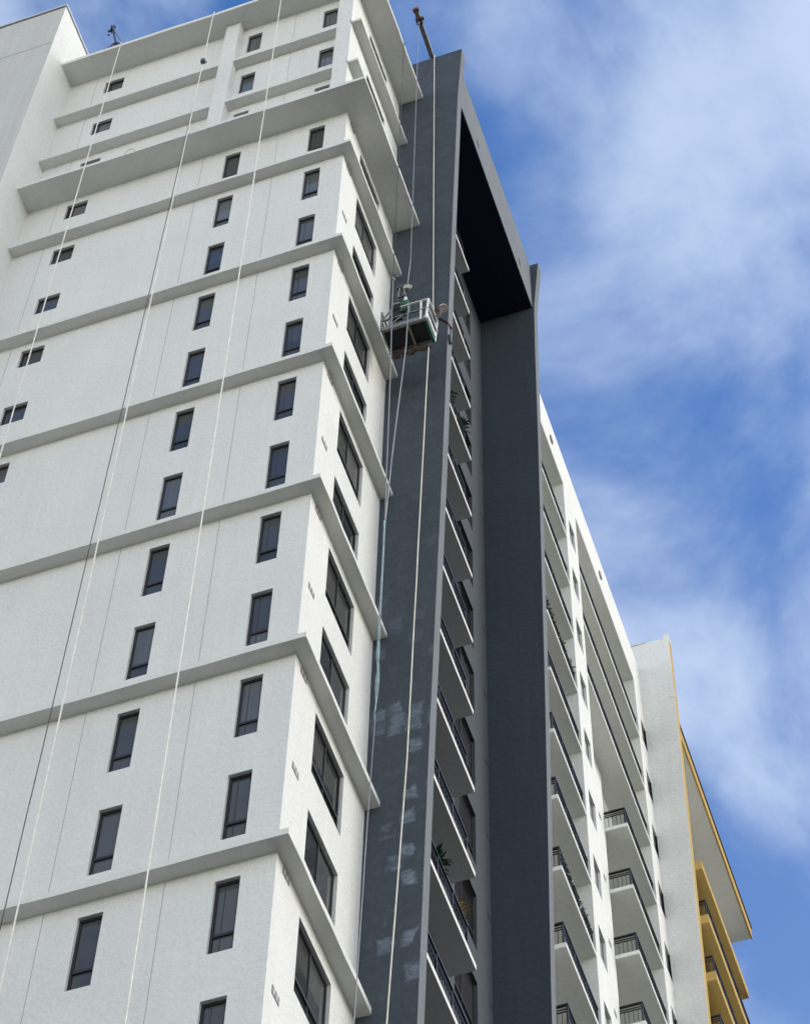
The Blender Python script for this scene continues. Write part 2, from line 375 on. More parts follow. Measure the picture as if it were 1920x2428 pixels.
# charcoal fins and the portal between them
def xprof(pr, z):
    for (z0, x0), (z1, x1) in zip(pr, pr[1:]):
        if z <= z1: return x0 + (x1 - x0) * (z - z0) / (z1 - z0)
    return pr[-1][1]
P1 = [(GROUND, 0.60), (-0.5, 1.16), (8.2, 1.31), (18.85, 1.53), (33.3, 1.77), (42, 1.93), (45.95, 2.07)]
P2 = [(GROUND, 0.68), (9.56, 1.34), (20.8, 1.55), (27, 1.64), (34, 1.74), (40, 1.81), (43, 1.86), (46.2, 2.08)]
P3 = [(GROUND, 1.1), (25.4, 1.86), (33.1, 1.97), (39.6, 2.06), (42, 2.08), (45.75, 2.12)]
def fin(name, prof, y0, y1, xin, mat, parent):
    bm = bmesh.new(); pts = [(xin, GROUND)] + [(x, z) for z, x in prof] + [(xin, prof[-1][0])]
    prism(bm, pts, 'y', y0, y1); return part(name, bm, mat, parent)
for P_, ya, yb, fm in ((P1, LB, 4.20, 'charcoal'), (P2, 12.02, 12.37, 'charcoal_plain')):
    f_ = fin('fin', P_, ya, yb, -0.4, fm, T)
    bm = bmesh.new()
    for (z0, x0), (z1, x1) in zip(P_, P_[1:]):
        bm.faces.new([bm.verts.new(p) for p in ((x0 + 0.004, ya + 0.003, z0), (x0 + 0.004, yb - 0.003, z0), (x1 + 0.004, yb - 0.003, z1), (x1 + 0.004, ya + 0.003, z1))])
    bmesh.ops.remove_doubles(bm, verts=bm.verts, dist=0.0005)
    part('fin_edge', bm, 'charcoal_lit', f_)  # paler sheet over the same charcoal, standing in for light on the edge
pb = boxpart('portal_beam', 'charcoal_lit', T, -0.4, 1.80, 4.205, 12.015, 42.97, 46.10)  # same charcoal as the fins, its lit fascia tone painted in
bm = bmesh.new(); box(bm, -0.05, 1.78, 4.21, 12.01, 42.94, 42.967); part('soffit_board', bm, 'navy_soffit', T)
for y in (6.2, 10.6): boxpart('scupper', 'dark_gap', pb, 1.79, 1.806, y, y + 0.22, 43.62, 43.98)
HC = []
for m in range(0, 14):
    z = 39.03 - 3 * m
    HC.append((9.36, 10.93, z + 3 - 2.20, z + 3 - 0.28)); window(T, (0, 9.36, z + 3 - 0.28), R_(90), 1.57, 1.92, 1.40, 0.70)
    HC.append((4.9, 7.7, z + 0.17, z + 2.3)); window(T, (0, 4.9, z + 2.3), R_(90), 2.8, 2.13, None, 1.4)
bm = bmesh.new(); panel(bm, 4.20, 12.02, GROUND, 42.96, HC, lambda u, v, d: (-d, u, v), 0.14); part('portal_wall', bm, 'charcoal_wall', T)
boxpart('room_lining', 'dark_gap', T, -6.0, -0.17, LB + 0.02, 12.0, GROUND, 42.9)
for m in range(0, 14):
    z = 39.03 - 3 * m; boxpart('vent', 'dark_gap', T, 0.0, 0.008, 11.76, 11.98, z + 0.0, z + 0.17)

# balconies ----------------------------------------------------------
RH = 1.03
def balcony(parent, x0, x1, y0, y1, z, inset=0.085, left=True, right=False, slabmat='white_trim', th=0.16, ye=None, posts=0.95):
    bm = bmesh.new(); box(bm, x0, x1, y0, y1, z, z + th); o = part('balcony', bm, slabmat, parent)
    o.data.materials.append(MATS['floor_tile'])
    for p in o.data.polygons:
        if p.normal.z > 0.9: p.material_index = 1
    xr = x1 - inset; ya = y0 + (inset if left else 0.0); yb = (y1 - inset if right else y1) if ye is None else ye; zt = z + RH - 0.16 + th
    bm = bmesh.new(); box(bm, xr - 0.035, xr + 0.035, ya - 0.035, yb, zt - 0.05, zt)
    if left: box(bm, x0 + 0.02, xr - 0.035, ya - 0.035, ya + 0.035, zt - 0.05, zt)
    part('handrail', bm, 'rail', o)
    for q in (0.15, 0.24):
        bm = bmesh.new(); box(bm, xr - 0.015, xr + 0.015, ya, yb, zt - q - 0.025, zt - q)
        if left: box(bm, x0 + 0.02, xr - 0.015, ya - 0.015, ya + 0.015, zt - q - 0.025, zt - q)
        part('middle_rail', bm, 'rail', o)
    n = max(1, round((yb - ya) / posts))
    for i in range(n + 1):
        y = ya + (yb - ya) * i / n
        if i == n and not right and ye is None: y -= 0.03
        boxpart('post', 'rail', o, xr - 0.022, xr + 0.022, y - 0.022, y + 0.022, z + th, zt - 0.05)
    bm = bmesh.new(); nb = int((yb - ya) / 0.125)
    for i in range(1, nb): y = ya + (yb - ya) * i / nb; box(bm, xr - 0.008, xr + 0.008, y - 0.008, y + 0.008, z + th, zt - 0.25)
    if left:
        mb = max(2, int((xr - x0) / 0.125))
        for i in range(mb): x = x0 + 0.03 + (xr - x0 - 0.03) * i / mb; box(bm, x - 0.008, x + 0.008, ya - 0.008, ya + 0.008, z + th, zt - 0.25)
    part('balusters', bm, 'rail', o, kind='stuff')
    return o
for m in range(0, 14):
    balcony(T, 0.0, 0.80, 4.2, 8.36, 39.03 - 3 * m, left=False, right=True, ye=8.0)

# white balcony range beyond the second fin --------------------------
FROST = None; XC = 0.907; RC = 44.2; LV = [41.53 - 3 * m for m in range(0, 14)]
bm = bmesh.new(); panel(bm, 12.37, 15.2, GROUND, 42.03, [], lambda u, v, d: (0.18 - d, u, v)); part('recess_wall', bm, 'white_wall', T)
boxpart('recess_wall', 'white_wall', T, -0.95, 0.18, 19.6, 23.40, GROUND, 42.03)
boxpart('loggia_wall', 'white_wall', T, -1.1, -0.95, 12.37, 27.7, GROUND, 42.03)
boxpart('return_wall', 'white_wall', T, -0.95, 0.175, 15.05, 15.2, GROUND, 42.03)
for (y0, y1, wy) in ((18.2, 19.6, 18.62), (26.6, 27.7, 27.08)):
    hs = [(wy, wy + 0.66, z + 0.52, z + 1.80) for z in LV]
    bm = bmesh.new(); panel(bm, y0, y1, GROUND, 42.03, hs, lambda u, v, d: (XC - d, u, v), 0.12)
    for ya in (y0, y1):
        bm.faces.new([bm.verts.new(p) for p in ((XC, ya, GROUND), (-0.95, ya, GROUND), (-0.95, ya, 42.03), (XC, ya, 42.03))])
    part('pier', bm, 'white_wall', T)
    boxpart('room_lining', 'dark_gap', T, -0.9, XC - 0.2, y0 + 0.05, y1 - 0.05, GROUND, 42.0)
    for h in hs:
        o = window(T, (XC, h[0], h[3]), R_(90), 0.66, 1.28, 0.90)
        if FROST is None:
            FROST = [d_.copy() for d_ in [o.data] + [c.data for c in o.children]]
            for i_, d_ in enumerate(FROST): d_.materials[0] = MATS['frosted' if i_ else 'frame_grey']
        o.data = FROST[0]
        for c, d_ in zip(o.children, FROST[1:]): c.data = d_
pp = boxpart('parapet', 'white_wall', T, -1.1, XC, 12.37, 27.70, 42.03, RC)
for y in (16.9, 22.6):
    boxpart('scupper', 'frame_grey', pp, XC, XC + 0.05, y - 0.12, y + 0.12, 42.72, 42.98)
for m, z in enumerate(LV):
    if m == 0: continue
    up = m <= 3
    balcony(T, -0.90 if not up else 0.0, 0.902, 12.40 if up else 15.2, 18.2, z, left=not up)
    balcony(T, -0.90 if not up else 0.0, 0.902, 19.6 if up else 23.38, 26.6, z, left=not up)
    boxpart('vent', 'vent', T, 0.18, 0.192, 22.75, 22.98, z + 0.02, z + 0.2)

# ================================================================== ochre block behind
Q = thing('apartment_block', (0, 33, GROUND), 'ochre apartment block with white overhanging roof behind the white wing wall', 'building')
bm = bmesh.new(); pts = [(-0.4, GROUND)] + [(x, z) for z, x in P3] + [(-0.4, 45.75)]; prism(bm, pts, 'y', 27.70, 27.72); part('wing_wall', bm, 'white_wall', Q)
bm = bmesh.new(); pts = [(-0.4, GROUND)] + [(x - 0.003, z) for z, x in P3] + [(-0.4, 45.75)]; prism(bm, pts, 'y', 27.72, 28.12); part('wing_edge', bm, 'ochre', Q)
boxpart('fin_cap', 'white_wall', Q, 1.92, 2.125, 27.69, 28.05, 45.75, 45.95)
boxpart('wing_strip', 'white_wall', Q, 1.89, 2.10, 27.685, 27.70, 41.9, 45.74)
boxpart('coping', 'coping', Q, 0.7, 1.25, 27.66, 28.1, 45.75, 45.80)
boxpart('block_wall', 'white_wall', Q, -4.0, 0.55, 28.12, 39.6, GROUND, 42.68)
bm = bmesh.new(); box(bm, -4.0, 1.65, 28.08, 39.8, 42.70, 42.86); rf = part('roof_slab', bm, 'white_trim', Q)
boxpart('fascia', 'ochre', rf, 1.65, 1.72, 28.08, 39.82, 42.69, 43.28)
boxpart('gutter', 'dark_gap', rf, 1.64, 1.76, 28.08, 39.84, 43.28, 43.40)
for m in range(0, 8):
    z = 39.45 - 3 * m; y0 = 33.45; y1 = 39.8; x1 = 1.27
    if m == 0:
        bm = bmesh.new(); box(bm, 0.55, x1, y0, y1, z + 0.2, z + 0.45); c = part('canopy', bm, 'ochre', Q)
        c.data.materials.append(MATS['floor_tile'])
        for p in c.data.polygons:
            if p.normal.z > 0.9: p.material_index = 1
    else:
        c = balcony(Q, 0.55, x1, y0, y1, z + 0.2, slabmat='ochre', th=0.25, right=True, inset=0.07)
    boxpart('edge_beam', 'ochre', c, x1 - 0.22, x1 + 0.002, y0 - 0.002, y1 + 0.002, z, z + 0.2)
    boxpart('edge_beam', 'ochre', c, 0.55, x1 - 0.22, y0 - 0.002, y0 + 0.2, z, z + 0.2)
    boxpart('edge_beam', 'ochre', c, 0.55, x1 - 0.22, y1 - 0.2, y1 + 0.002, z, z + 0.2)

# ================================================================== rooftop gear
bx, by, bz = -7.86, -0.70, ZR + 0.2
t = thing('roof_davit', (bx, by, bz), 'dark blue-green tripod davit standing on the white roof edge', 'davit')
bm = bmesh.new(); bar(bm, (bx, by, bz + 0.50), (bx - 0.28, by, bz + 2.05), 0.055); part('mast', bm, 'davit_green', t)
for (ex, ey) in ((-0.27, -0.03), (0.03, -0.05), (0.27, 0.0), (0.0, 0.5)):
    bm = bmesh.new(); bar(bm, (bx, by, bz + 0.58), (bx + ex, by + ey, bz + 0.03), 0.05); part('leg', bm, 'davit_green', t)
bm = bmesh.new(); bar(bm, (bx - 0.36, by - 0.03, bz + 0.045), (bx + 0.34, by - 0.02, bz + 0.045), 0.07); part('foot_rail', bm, 'davit_green', t)
hx_, hz_ = bx - 0.29, bz + 2.05
bm = bmesh.new(); box(bm, hx_ - 0.05, hx_ - 0.02, by - 0.06, by + 0.08, hz_ - 0.2, hz_ + 0.22); box(bm, hx_ + 0.02, hx_ + 0.05, by - 0.06, by + 0.08, hz_ - 0.2, hz_ + 0.22); box(bm, hx_ - 0.08, hx_ + 0.08, by - 0.02, by + 0.03, hz_ + 0.1, hz_ + 0.18); part('pulley_head', bm, 'davit_green', t)
bm = bmesh.new(); tube(bm, [(hx_ - 0.10, by - 0.02, hz_ - 0.12), (hx_ - 0.10, by + 0.03, hz_ - 0.12)], 0.06, 12); tube(bm, [(hx_ - 0.09, by, hz_ - 0.45), (hx_ - 0.09, by + 0.03, hz_ - 0.45)], 0.05, 10); part('pulley', bm, 'davit_green', t)
bm = bmesh.new(); tube(bm, [(hx_ + 0.03, by, hz_ - 0.1), (-7.55, by - 0.03, bz + 0.05)], 0.013); part('stay_wire', bm, 'rope_dark', t)

t = thing('outrigger_beam', (1.05, 5.0, 45.95), 'weathered brown outrigger beam jutting from the top of the charcoal fin', 'beam')
bm = bmesh.new(); bar(bm, (1.03, 6.6, 46.08), (1.07, 2.20, 46.12), 0.14, 0.15); part('beam', bm, 'beam_wood', t)
bm = bmesh.new(); box(bm, 0.96, 1.16, 2.46, 2.66, 46.0, 46.23); part('clamp', bm, 'rope_dark', t)
bm = bmesh.new(); box(bm, 1.16, 1.24, 2.45, 2.55, 45.98, 46.1); box(bm, 0.98, 1.17, 2.12, 2.24, 46.03, 46.19); part('end_plate', bm, 'rust', t)
bm = bmesh.new(); tube(bm, [(1.05, 2.55, 45.95), (1.05, 2.55, 45.7)], 0.03); part('shackle', bm, 'steel', t)

# ================================================================== ropes
def rope(pts, r, mat, name, label, jig=0.0, seg=1):
    P = [Vector(p) for p in pts]; O = []
    for a, b in zip(P, P[1:]):
        n = max(1, int((b - a).length / 1.5)) if jig else 1
        for i in range(n): O.append(a.lerp(b, i / n) + Vector((random.uniform(-jig, jig), random.uniform(-jig, jig), 0)) * (1 if O else 0))
    O.append(P[-1]); bm = bmesh.new(); tube(bm, O, r)
    o = link(name, mesh(bm, name, mat, True)); tag(o, label, 'rope', 'ropes hanging down the tower'); return o
rope([(-7.52, -0.6, 42.95), (-7.57, -0.81, 42.93), (-7.22, -1.0, 16.0), (-6.55, -1.45, GROUND + 0.05)], 0.0165, 'rope_white', 'rope', 'white rope hanging from the roof davit across the leftmost window column', 0.004)
rope([(-4.45, -0.6, 42.95), (-4.47, -0.81, 42.93), (-4.12, -1.0, -3.2), (-3.8, -1.2, GROUND + 0.05)], 0.0165, 'rope_white', 'rope', 'white rope with a rope grab, second from left, beside a dark rope', 0.004)
rope([(-2.18, -0.6, 42.95), (-2.2, -0.81, 42.93), (-1.80, -1.0, -4.6), (-1.55, -1.2, GROUND + 0.05)], 0.0155, 'rope_white', 'rope', 'white rope between the two columns of tall front windows', 0.004)
rope([(-4.43, -0.83, 36.5), (-4.46, -0.8, 29.7), (-4.64, -0.6, -0.8), (-4.8, -0.5, GROUND + 0.05)], 0.010, 'rope_dark', 'rope', 'thin dark rope hanging just left of the second white rope', 0.003)
rope([(0.70, 2.05, 42.95), (0.79, 2.0, 42.9), (0.80, 2.0, 25.85)], 0.011, 'rope_dark', 'cable', 'dark cable from the roof eave down to the hook above the work platform', 0.0)
rope([(0.80, 2.0, 25.75), (0.83, 2.02, 20.0), (0.87, 2.0, 13.8), (0.88, 2.0, 11.4), (0.86, 2.0, 6.8)], 0.015, 'cable', 'rope', 'grey rope hanging from the hook in front of the work platform', 0.008)
rope([(1.05, 2.55, 45.72), (1.05, 2.55, 28.0), (1.0, 2.5, 26.0)], 0.012, 'cable', 'hoist_cable', 'thin grey hoist cable from the outrigger beam to the work platform', 0.0)
rope([(1.20, 2.12, 24.3), (1.18, 2.10, 22.0), (0.95, 2.05, 16.4), (0.865, 2.0, 13.2)], 0.016, 'cable', 'rope', 'slack grey rope slanting from the platform hoist down to the left', 0.004)
rope([(1.16, 3.80, 45.99), (1.17, 3.76, 45.9), (1.29, 3.70, 27.3), (1.62, 2.98, 24.8)], 0.0145, 'rope_cream', 'rope', 'cream safety rope down the charcoal fin above the work platform', 0.0)
rope([(1.46, 2.95, 23.35), (1.29, 2.64, 5.6), (1.11, 2.5, -2.0), (0.62, 1.9, GROUND + 0.05)], 0.0145, 'rope_cream', 'rope', 'cream rope hanging below the work platform in front of the charcoal fin', 0.004)
# the blue tail: two strands twisting round each other
bm = bmesh.new()
for s in range(3):
    pts = []
    for i in range(64):
        q = i / 63; z = 13.6 - q * 7.4; a = q * 16 + s * 2.1; rr = 0.012 + 0.022 * max(0, math.sin((q - 0.62) * 8.0)) * (q > 0.62)
        pts.append((0.865 + 0.01 * math.sin(q * 9) + math.cos(a) * rr - 0.02 * max(0, q - .7), 1.99 + math.sin(a) * rr, z + s * 0.25 * q))
    tube(bm, pts, 0.008, 5)
o = link('rope_tail', mesh(bm, 'rope_tail', 'rope_blue', True)); tag(o, 'frayed pale blue rope tail dangling left on the charcoal fin', 'rope')
rope([(0.86, 2.0, 6.3), (0.80, 2.0, 3.0), (0.73, 2.0, -2.5), (0.6, 1.8, GROUND + 0.05)], 0.010, 'cable', 'cable', 'thin grey cable below the blue rope tail at the white corner', 0.0)
# rope grab and wire loop, hook
t = thing('rope_grab', (-4.43, -0.84, 38.5), 'small dark rope grab clamped on the second white rope', 'rope grab')
bm = bmesh.new(); box(bm, -4.49, -4.38, -0.90, -0.80, 38.42, 38.66); part('body', bm, 'rope_dark', t)
bm = bmesh.new(); tube(bm, [(-4.36 + 0.06 * math.cos(a), -0.86, 38.36 + 0.1 * math.sin(a)) for a in [i * math.pi / 5 for i in range(11)]], 0.015); part('ring', bm, 'rope_dark', t)
bm = bmesh.new(); tube(bm, [(-6.15 + 0.16 * math.cos(a), -0.81 + 0.02 * math.sin(a), 32.95 + 0.33 * math.sin(a)) for a in [i * math.pi / 14 for i in range(29)]], 0.008)
o = link('wire_loop', mesh(bm, 'wire_loop', 'joint')); tag(o, 'thin wire loop hanging over the lower white eave', 'wire')
t = thing('hook', (0.80, 2.0, 25.8), 'small steel hook block on the cable above the work platform', 'hook')
bm = bmesh.new(); bmesh.ops.create_uvsphere(bm, u_segments=12, v_segments=8, radius=0.055, matrix=Matrix.Translation((0.80, 2.0, 25.76))); part('ball', bm, 'steel', t, smooth=True)
bm = bmesh.new(); tube(bm, [(0.83 + 0.05 * math.cos(a), 2.0, 25.92 + 0.08 * math.sin(a)) for a in [-1.6 + i * 0.5 for i in range(9)]], 0.016); part('claw', bm, 'rope_dark', t, smooth=True)

# ================================================================== the work platform
GX0, GX1, GY0, GY1, GZ = 0.44, 1.62, 2.26, 2.94, 23.50
G = thing('work_platform', (1.1, 2.6, GZ), 'suspended work platform with white railings hanging beside the charcoal fin', 'platform')
boxpart('floor', 'black_ply', G, GX0 + 0.03, GX1 - 0.03, GY0 + 0.03, GY1 - 0.03, GZ + 0.03, GZ + 0.06)
boxpart('floor_beam', 'dirty_alu', G, GX0, GX1, GY0, GY0 + 0.06, GZ - 0.02, GZ + 0.12)
boxpart('floor_beam', 'dirty_alu', G, GX0, GX1, GY1 - 0.06, GY1, GZ - 0.02, GZ + 0.08)
boxpart('cross_beam', 'dirty_alu', G, (GX0 + GX1) / 2 + 0.08, (GX0 + GX1) / 2 + 0.14, GY0 + 0.06, GY1 - 0.06, GZ - 0.03, GZ + 0.03)
boxpart('cross_beam', 'dirty_alu', G, GX0, GX0 + 0.05, GY0 + 0.06, GY1 - 0.06, GZ - 0.02, GZ + 0.05)
boxpart('end_plate', 'green_paint', G, GX1 - 0.06, GX1 + 0.012, GY0 + 0.06, GY1, GZ - 0.05, GZ + 0.17)
boxpart('toe_board', 'steel', G, GX0, GX1, GY0 - 0.012, GY0, GZ + 0.0, GZ + 0.17)
def gbar(nm, mat, a, b, r=0.042): bm = bmesh.new(); bar(bm, a, b, r); return part(nm, bm, mat, G)
X1 = GX1 + 0.05
for y in (GY0, GY1):
    for x, m_ in ((GX0, 'steel'), (GX0 + 0.22, 'steel'), (GX1 - 0.14, 'bright_white'), (X1, 'bright_white')):
        gbar('post', m_, (x if x < X1 else GX1, y, GZ), (x, y, GZ + 1.05))
    for h in (0.55, 1.05):
        gbar('rail', 'white_steel' if h > 1 else 'steel', (GX0 if h < 1 else GX0 + 0.5 * (y == GY0), y, GZ + h), (X1, y, GZ + h))
for h in (0.5, 1.05): gbar('end_rail', 'bright_white', (X1, GY0, GZ + h), (X1, GY1, GZ + h), 0.05)
bm = bmesh.new(); box(bm, GX1 + 0.013, GX1 + 0.03, GY0, GY1, GZ + 0.17, GZ + 0.34); part('end_kickplate', bm, 'bright_white', G)
for h in (0.55, 0.98): gbar('end_rail', 'steel', (GX0, GY0, GZ + h), (GX0, GY1, GZ + h))
gbar('brace', 'steel', (GX0, GY0, GZ + 0.55), (GX0 + 0.22, GY0, GZ + 1.0), 0.03)
gbar('brace', 'steel', (GX0 + 0.22, GY0, GZ + 0.2), (GX0 + 0.55, GY0, GZ + 0.55), 0.025)
# hoist stirrup and motor
for sx in (-0.17, 0.17):
    gbar('stirrup_leg', 'steel', (0.88 + sx * 1.2, 2.42, GZ + 0.95), (0.86 + sx * 0.25, 2.5, GZ + 2.75), 0.05)
    gbar('stirrup_leg', 'rope_dark', (0.88 + sx * 1.0, 2.75, GZ + 0.95), (0.86 + sx * 0.2, 2.52, GZ + 2.7), 0.05)
gbar('stirrup_tie', 'rope_dark', (0.70, 2.45, GZ + 2.05), (1.00, 2.45, GZ + 2.05), 0.05)
gbar('stirrup_tie', 'rope_dark', (0.66, 2.45, GZ + 1.75), (1.06, 2.45, GZ + 1.75), 0.04)
bm = bmesh.new(); box(bm, 0.72, 0.95, 2.46, 2.56, GZ + 2.68, GZ + 2.84); part('stirrup_head', bm, 'rope_dark', G)
bm = bmesh.new(); bar(bm, (0.93, 2.5, GZ + 2.68), (1.13, 2.40, GZ + 2.38), 0.075, 0.11); part('safety_lock', bm, 'white_steel', G)
bm = bmesh.new(); bar(bm, (0.90, 2.52, GZ + 2.6), (1.12, 2.45, GZ + 2.25), 0.03, 0.1); part('lock_plate', bm, 'rope_dark', G)
hb = bmesh.new(); tube(hb, [(0.70, 2.40, GZ + 1.22), (1.02, 2.40, GZ + 1.22)], 0.12, 14); h1 = part('hoist_motor', hb, 'black_ply', G, smooth=False)
bm = bmesh.new(); box(bm, 0.90, 1.10, 2.31, 2.5, GZ + 0.98, GZ + 1.5); part('gearbox', bm, 'green_paint', h1)
bm = bmesh.new(); box(bm, 0.68, 0.88, 2.30, 2.40, GZ + 1.40, GZ + 1.5); part('motor_cover', bm, 'steel', h1)
bm = bmesh.new(); box(bm, 0.66, 0.92, 2.36, 2.5, GZ + 0.80, GZ + 1.12); part('control_box', bm, 'black_ply', G)
bm = bmesh.new(); tube(bm, [(0.76, 2.36, GZ + 1.62), (0.92, 2.36, GZ + 1.66)], 0.06, 10); part('cable_guide', bm, 'rope_dark', h1)
bm = bmesh.new(); tube(bm, [(1.02, 2.36, GZ + 1.5), (1.02, 2.36, GZ + 1.72)], 0.045, 8); part('limit_switch', bm, 'white_steel', h1)
bm = bmesh.new(); tube(bm, [(0.62, 2.2, GZ + 0.35), (0.72, 2.2, GZ + 0.6), (0.86, 2.2, GZ + 0.72), (1.0, 2.2, GZ + 0.70), (1.12, 2.2, GZ + 0.62)], 0.016); part('power_cord', bm, 'rope_dark', G, smooth=True)
# rolled tarpaulin lashed under the far side
bm = bmesh.new(); pts = [(GX0 + 0.08 + i * 0.1, GY1 + 0.02 + 0.03 * math.sin(i * 1.7), GZ - 0.12 + 0.03 * math.sin(i * 2.3)) for i in range(10)]
tube(bm, pts, 0.08, 8); part('bumper_roll', bm, 'tarp', G, smooth=True)
for i in (2, 4, 7):
    bm = bmesh.new(); p = pts[i]; tube(bm, [(p[0], p[1], p[2] - 0.09), (p[0] + 0.05, p[1] + 0.02, p[2] + 0.09)], 0.03); part('lashing', bm, 'rust', G)
bm = bmesh.new(); tube(bm, [(1.42, 2.95, GZ - 0.05), (1.47, 2.97, GZ - 0.2)], 0.06, 10); part('rope_weight', bm, 'rope_dark', G)

# ================================================================== the painter
def skin_person(name, chain, mats, radii):
    """chain: vertices {name: (co, radius)}, edges; returns one continuous mesh"""
    vs, es = chain; names = list(vs); bm = bmesh.new(); idx = {n: bm.verts.new(vs[n][0]) for n in names}
    for a, b in es: bm.edges.new((idx[a], idx[b]))
    me = bpy.data.meshes.new(name); bm.to_mesh(me); bm.free()
    ob = bpy.data.objects.new(name, me); COL.objects.link(ob)
    md = ob.modifiers.new('skin', 'SKIN'); ss = ob.modifiers.new('sub', 'SUBSURF'); ss.levels = 2; ss.render_levels = 2
    for i, n in enumerate(names):
        r = vs[n][1]; me.skin_vertices[0].data[i].radius = (r if isinstance(r, tuple) else (r, r)); me.skin_vertices[0].data[i].use_root = (n == 'pelvis')
    bpy.context.view_layer.update(); dg = bpy.context.evaluated_depsgraph_get()
    m2 = bpy.data.meshes.new_from_object(ob.evaluated_get(dg)); bpy.data.objects.remove(ob); return m2
px, py, pz = 1.50, 2.80, GZ + 0.06
V = {
 'pelvis': ((px, py, pz + 0.88), (0.13, 0.10)), 'waist': ((px + 0.05, py + 0.03, pz + 1.05), (0.115, 0.09)), 'chest': ((px + 0.14, py + 0.07, pz + 1.26), (0.14, 0.105)),
 'collar': ((px + 0.21, py + 0.10, pz + 1.42), (0.10, 0.085)), 'neck': ((px + 0.25, py + 0.12, pz + 1.49), 0.05), 'head': ((px + 0.30, py + 0.135, pz + 1.58), (0.075, 0.085)), 'crown': ((px + 0.33, py + 0.14, pz + 1.67), (0.07, 0.075)),
 'sr': ((px + 0.20, py + 0.24, pz + 1.38), 0.058), 'er': ((px + 0.36, py + 0.36, pz + 1.27), 0.045), 'wr': ((px + 0.39, py + 0.50, pz + 1.33), 0.030), 'hr': ((px + 0.39, py + 0.57, pz + 1.36), 0.034),
 'sl': ((px + 0.27, py - 0.08, pz + 1.37), 0.058), 'el': ((px + 0.30, py - 0.10, pz + 1.12), 0.044), 'wl': ((px + 0.19, py - 0.06, pz + 1.03), 0.030), 'hl': ((px + 0.17, py - 0.03, pz + 1.02), 0.032),
 'hipr': ((px + 0.01, py + 0.09, pz + 0.84), 0.085), 'kr': ((px + 0.02, py + 0.10, pz + 0.46), 0.062), 'ar': ((px - 0.01, py + 0.09, pz + 0.08), 0.042), 'tr': ((px + 0.09, py + 0.09, pz + 0.03), 0.04),
 'hipl': ((px - 0.01, py - 0.09, pz + 0.84), 0.085), 'kl': ((px + 0.02, py - 0.10, pz + 0.46), 0.062), 'al': ((px - 0.05, py - 0.11, pz + 0.08), 0.042), 'tl': ((px + 0.05, py - 0.11, pz + 0.03), 0.04)}
Ed = [('pelvis', 'waist'), ('waist', 'chest'), ('chest', 'collar'), ('collar', 'neck'), ('neck', 'head'), ('head', 'crown'), ('collar', 'sr'), ('sr', 'er'), ('er', 'wr'), ('wr', 'hr'), ('collar', 'sl'), ('sl', 'el'), ('el', 'wl'), ('wl', 'hl'),
      ('pelvis', 'hipr'), ('hipr', 'kr'), ('kr', 'ar'), ('ar', 'tr'), ('pelvis', 'hipl'), ('hipl', 'kl'), ('kl', 'al'), ('al', 'tl')]
for sd_, (hx, hy, hz) in (('r', V['hr'][0]), ('l', V['hl'][0])):
    for i in range(4):
        a = (hx + 0.022 * (i - 1.5), hy + 0.03, hz + 0.02); b = (hx + 0.022 * (i - 1.5), hy + 0.055, hz - 0.012 + 0.004 * (i % 2)); c = (hx + 0.02 * (i - 1.5), hy + 0.035, hz - 0.038)
        for k_, p_ in (('a', a), ('b', b), ('c', c)): V[f'f{sd_}{i}{k_}'] = (p_, 0.009)
        Ed += [(f'h{sd_}', f'f{sd_}{i}a'), (f'f{sd_}{i}a', f'f{sd_}{i}b'), (f'f{sd_}{i}b', f'f{sd_}{i}c')]
    V[f't{sd_}m1'] = ((hx + 0.035, hy - 0.005, hz - 0.015), 0.010); V[f't{sd_}m2'] = ((hx + 0.028, hy + 0.025, hz - 0.04), 0.009)
    Ed += [(f'h{sd_}', f't{sd_}m1'), (f't{sd_}m1', f't{sd_}m2')]
me = skin_person('person', (V, Ed), None, None)
for mname in ('skin', 'shirt', 'trousers', 'rope_dark'): me.materials.append(MATS[mname])
chest = Vector(V['chest'][0]); nk = Vector(V['neck'][0])
for p in me.polygons:
    c = p.center; p.use_smooth = True; h = c.z - pz
    if h < 0.12: p.material_index = 3
    elif h < 0.95: p.material_index = 2
    elif (c - Vector(V['head'][0])).length < 0.13 or (c - nk).length < 0.06: p.material_index = 0
    elif any((c - Vector(V[k][0])).length < r_ for k, r_ in (('wr', 0.14), ('hr', 0.14), ('wl', 0.05), ('hl', 0.07))): p.material_index = 0
    else: p.material_index = 1
o = link('person', me, None)
tag(o, 'person in dark clothes and white hard hat leaning out of the work platform', 'person')
PER = o
hd = Vector(V['crown'][0])
bm = bmesh.new(); bmesh.ops.create_uvsphere(bm, u_segments=20, v_segments=12, radius=0.115, matrix=Matrix.Translation(hd + Vector((0.0, 0.0, 0.02))) @ Matrix.Diagonal((1.05, 0.92, 0.85, 1)))
for v in bm.verts:
    if v.co.z < hd.z - 0.005: v.co.z = hd.z - 0.005; v.co.x += (v.co.x - hd.x) * 0.1 + 0.01; v.co.y += (v.co.y - hd.y) * 0.1
ht = part('hard_hat', bm, 'hat_white', PER, smooth=True)
bm = bmesh.new()
for (a, b, r) in (((0.335, 0.105, 1.585), (0.36, 0.108, 1.58), 0.012), ((0.335, 0.168, 1.585), (0.36, 0.17, 1.58), 0.012)): tube(bm, [Vector((px, py, pz)) + Vector(a), Vector((px, py, pz)) + Vector(b)], r, 8)
part('eye', bm, 'dark_gap', PER)
bm = bmesh.new(); bmesh.ops.create_cone(bm, cap_ends=True, segments=8, radius1=0.02, radius2=0.008, depth=0.06, matrix=Matrix.Translation((px + 0.385, py + 0.138, pz + 1.55)) @ Matrix.Rotation(0.6, 4, 'Y')); part('nose', bm, 'skin', PER)
